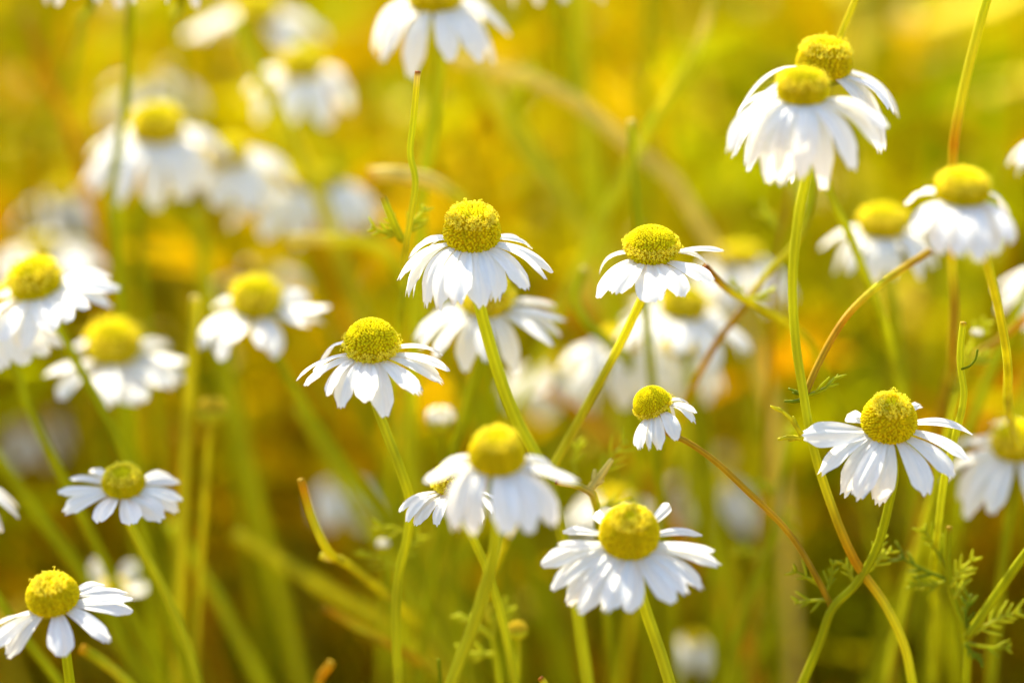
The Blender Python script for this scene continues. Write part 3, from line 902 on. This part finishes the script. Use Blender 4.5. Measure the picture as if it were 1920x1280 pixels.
bare("thin red stem rising beside the tall green stem of the long-petalled bloom", [(1478, 350), (1472, 400), (1460, 460), (1450, 540), (1445, 640)], .380, 11, 'r', 'r', leaves=[((1462, 430), (-0.6, -0.8), 45, .378)])
bare("blurred green stem with pale joints, left of the tall stem's lower half",
     [(1484, 800), (1470, 880), (1462, 940, None, 's'), (1455, 1000), (1430, 1060), (1400, 1135), (1375, 1230), (1365, 1300)], .376, 19, 'g', 'G', leaves=[((1465, 935), (-0.9, -0.6), 50, .38), ((1466, 930), (0.2, 1), 70, .38), ((1440, 1040), (-1, -0.3), 50, .384)])
bare("brown blurred stem reaching in from the right edge behind the skirt-like bloom's stem", [(1990, 540), (1925, 595, None, 'o'), (1870, 640, None, 'r'), (1815, 672, None, 'r'), (1780, 700, .38, 'r'), (1760, 790, .385)], .366, 15, 'r', 'r',
     leaves=[((1812, 665), (0.6, -1), 60, .366, 'G', 3, 9), ((1815, 680), (0.9, -0.4), 40, .366, 'G', 3, 9)])
bare("hooked cut stem with a brown hollow end beside the nearest bloom's right petal", [(1042, 901), (1050, 903, None, 's'), (1078, 908, None, 'y'), (1100, 918, .346, 's'), (1116, 945, .350, 'G'), (1122, 1000, .356, 'g'), (1130, 1080, .364, 'g')], .345, 15, 'y', 'b',
     leaves=[((1104, 920), (0.65, -0.9), 62, .347, 's', 1, 13), ((1112, 905), (0.8, -1), 85, .358, 'G', 5), ((1080, 895), (0.1, -1), 60, .362, 'G', 5), ((1118, 950), (0.9, -0.2), 60, .358, 'G', 4)])
# blurred stalks of the background that one can still follow
for lab, pts, d, w, c in [
    ("wide blurred lime stalk rising in the upper right of centre", [(1078, -30), (1085, 120), (1100, 250), (1120, 400)], .425, 30, 'G'),
    ("blurred golden stalk falling to the right above the central bloom", [(880, 120), (930, 200), (990, 300), (1040, 360)], .415, 28, 'y'),
    ("second blurred golden stalk falling right, brighter, beside the first", [(1000, 130), (960, 190), (985, 260), (1030, 330)], .42, 28, 'G'),
    ("blurred straw streak lying across the pale stem below the top bloom", [(850, 110), (920, 125), (1000, 150), (1080, 190)], .41, 26, 's'),
    ("upright blurred olive stalk left of the overlapping pair of heads", [(1215, -30), (1212, 100), (1205, 240), (1210, 400)], .43, 22, 'g'),
    ("blurred green stalk slanting right below the gap-petalled bloom", [(560, 760), (620, 860), (690, 980), (760, 1090)], .405, 25, 'G'),
    ("blurred green stalk slanting right beneath the neat small bloom", [(320, 980), (390, 1090), (450, 1200), (500, 1300)], .405, 24, 'G'),
    ("upright blurred lime stalk under the row of pale heads", [(372, 390), (378, 470), (392, 560), (420, 680)], .415, 28, 'G'),
    ("upright blurred lime stalk under the bell-like bloom", [(215, 380), (222, 470), (230, 570), (240, 700)], .415, 28, 'G'),
    ("blurred golden stalk slanting right in the dark lower left", [(440, 1000), (540, 1060), (640, 1120), (740, 1180)], .41, 26, 'y'),
    ("blurred olive stalk leaning left in the lower right corner", [(1450, 1150), (1420, 1220), (1390, 1300)], .42, 24, 'g'),
    ("blurred pale stalk falling right beneath the spotted-petal flower", [(1020, 730), (1070, 760), (1130, 810), (1190, 880)], .42, 22, 'o'),
    ("blurred lime stalk leaning left between the sharp blooms and the snipped orange tip", [(850, 1120), (760, 1000), (700, 900)][::-1], .41, 22, 'g'),
    ("upright blurred green stalk behind the forked corner stem", [(1765, 870), (1758, 960), (1755, 1060), (1750, 1200)], .40, 17, 'g'),
]:
    bare(lab, pts, d, w, c, c)


def bud(label, cx, cy, d, W, white, stem, col='g'):
    SEED[0] += 1
    rs = random.Random(SEED[0])
    px = K * d
    Rr = W / 2 * px
    c = at(cx, cy, d)
    root = thing("flower_bud", label, "bud", Vector((c.x, c.y, 0)), GB)
    stalk(root, "stem", stem, d + 0.002, 13, col, start=c - Vector((0, 0, Rr * 0.6)))
    mb = MB()
    vs, fs = [], []
    prof = [(0.2, -0.8), (0.7, -0.6), (1.0, -0.15), (1.0, 0.15), (0.86, 0.42), (0.6, 0.6)]
    sg = 20
    for r, z in prof:
        for s in range(sg):
            ph = 2 * math.pi * s / sg
            rr = r * Rr * (1 + (0.04 if s % 2 else -0.04))
            vs.append(c + Vector((math.cos(ph) * rr, math.sin(ph) * rr, z * Rr)))
    for i in range(len(prof) - 1):
        for s in range(sg):
            s2 = (s + 1) % sg
            fs.append((i * sg + s, i * sg + s2, (i + 1) * sg + s2, (i + 1) * sg + s))
    mb.add(vs, fs, TINT['G'])
    cup = mb.build("calyx", M_LEAF, root, c)
    db = MB()
    n = 70
    for k in range(n):
        a = math.acos(1 - 0.9 * (k + 0.5) / n); ph = k * 2.39996
        nrm = Vector((math.sin(a) * math.cos(ph), math.sin(a) * math.sin(ph), math.cos(a)))
        blob(db, c + Vector((nrm.x * Rr * 0.86, nrm.y * Rr * 0.86, Rr * (0.15 + 0.62 * nrm.z))), nrm, Rr * 0.15, 1.4, (0.66, 0.62, 0.40) if white else (0.60, 0.46, 0.02))
    db.build("bud_top", M_DISC, root, c)
    if white:
        for k in range(9):
            ph = k * 0.698 + rs.uniform(-0.1, 0.1)
            rd = Vector((math.cos(ph), math.sin(ph), 0))
            p0 = c + rd * Rr * 0.9 + Vector((0, 0, Rr * 0.1))
            p2 = c + rd * Rr * 0.62 + Vector((0, 0, Rr * 1.0))
            petal_mesh("petal", cup, p0, (p0 + p2) / 2 + rd * Rr * 0.35 + Vector((0, 0, Rr * .2)), p2, rd, Rr * 0.42, rs)
    return root


bud("half-open cream bud between the sharp left bloom and the nearest soft one", 826, 792, .374, 56, True, [(828, 835), (832, 890), (838, 960)])
bud("round green bud on a straight stalk below the nearest soft bloom", 970, 1182, .358, 40, False, [(972, 1210), (970, 1250), (964, 1310)], 'G')
bud("tiny pale bud beside the leafy lower stem of the honeycomb-coned bloom", 718, 1024, .37, 26, True, [(720, 1050), (728, 1090), (735, 1150)])
bud("yellow bud with bright glints, blurred, below the gap-petalled bloom", 398, 772, .380, 58, False, [(392, 820), (385, 900), (380, 980)], 'y')
bud("small pale bud right of the snipped stem with the tendril", 1832, 628, .362, 22, True, [(1826, 645), (1815, 665), (1806, 700)], 'G')
# leafy shoot near the bottom of the middle
sh = bare("leafy green shoot low between the two crossing stems under the nearest bloom", [(915, 1150), (922, 1190), (930, 1240), (938, 1300)], .362, 12, 'G', 'G',
          leaves=[((918, 1190), (-0.9, -0.6), 60, .36, 'G', 4, 8), ((922, 1200), (0.5, -1), 60, .362, 'G', 4, 8), ((926, 1225), (-0.8, -0.1), 55, .361, 'G', 4, 8), ((918, 1165), (-0.2, -1), 40, .36, 'y', 3, 8)])
bare("thin green leaf blade rising from the bottom edge left of the crossing stems", [(822, 1235), (824, 1260), (828, 1300)], .352, 7, 'd', 'd')
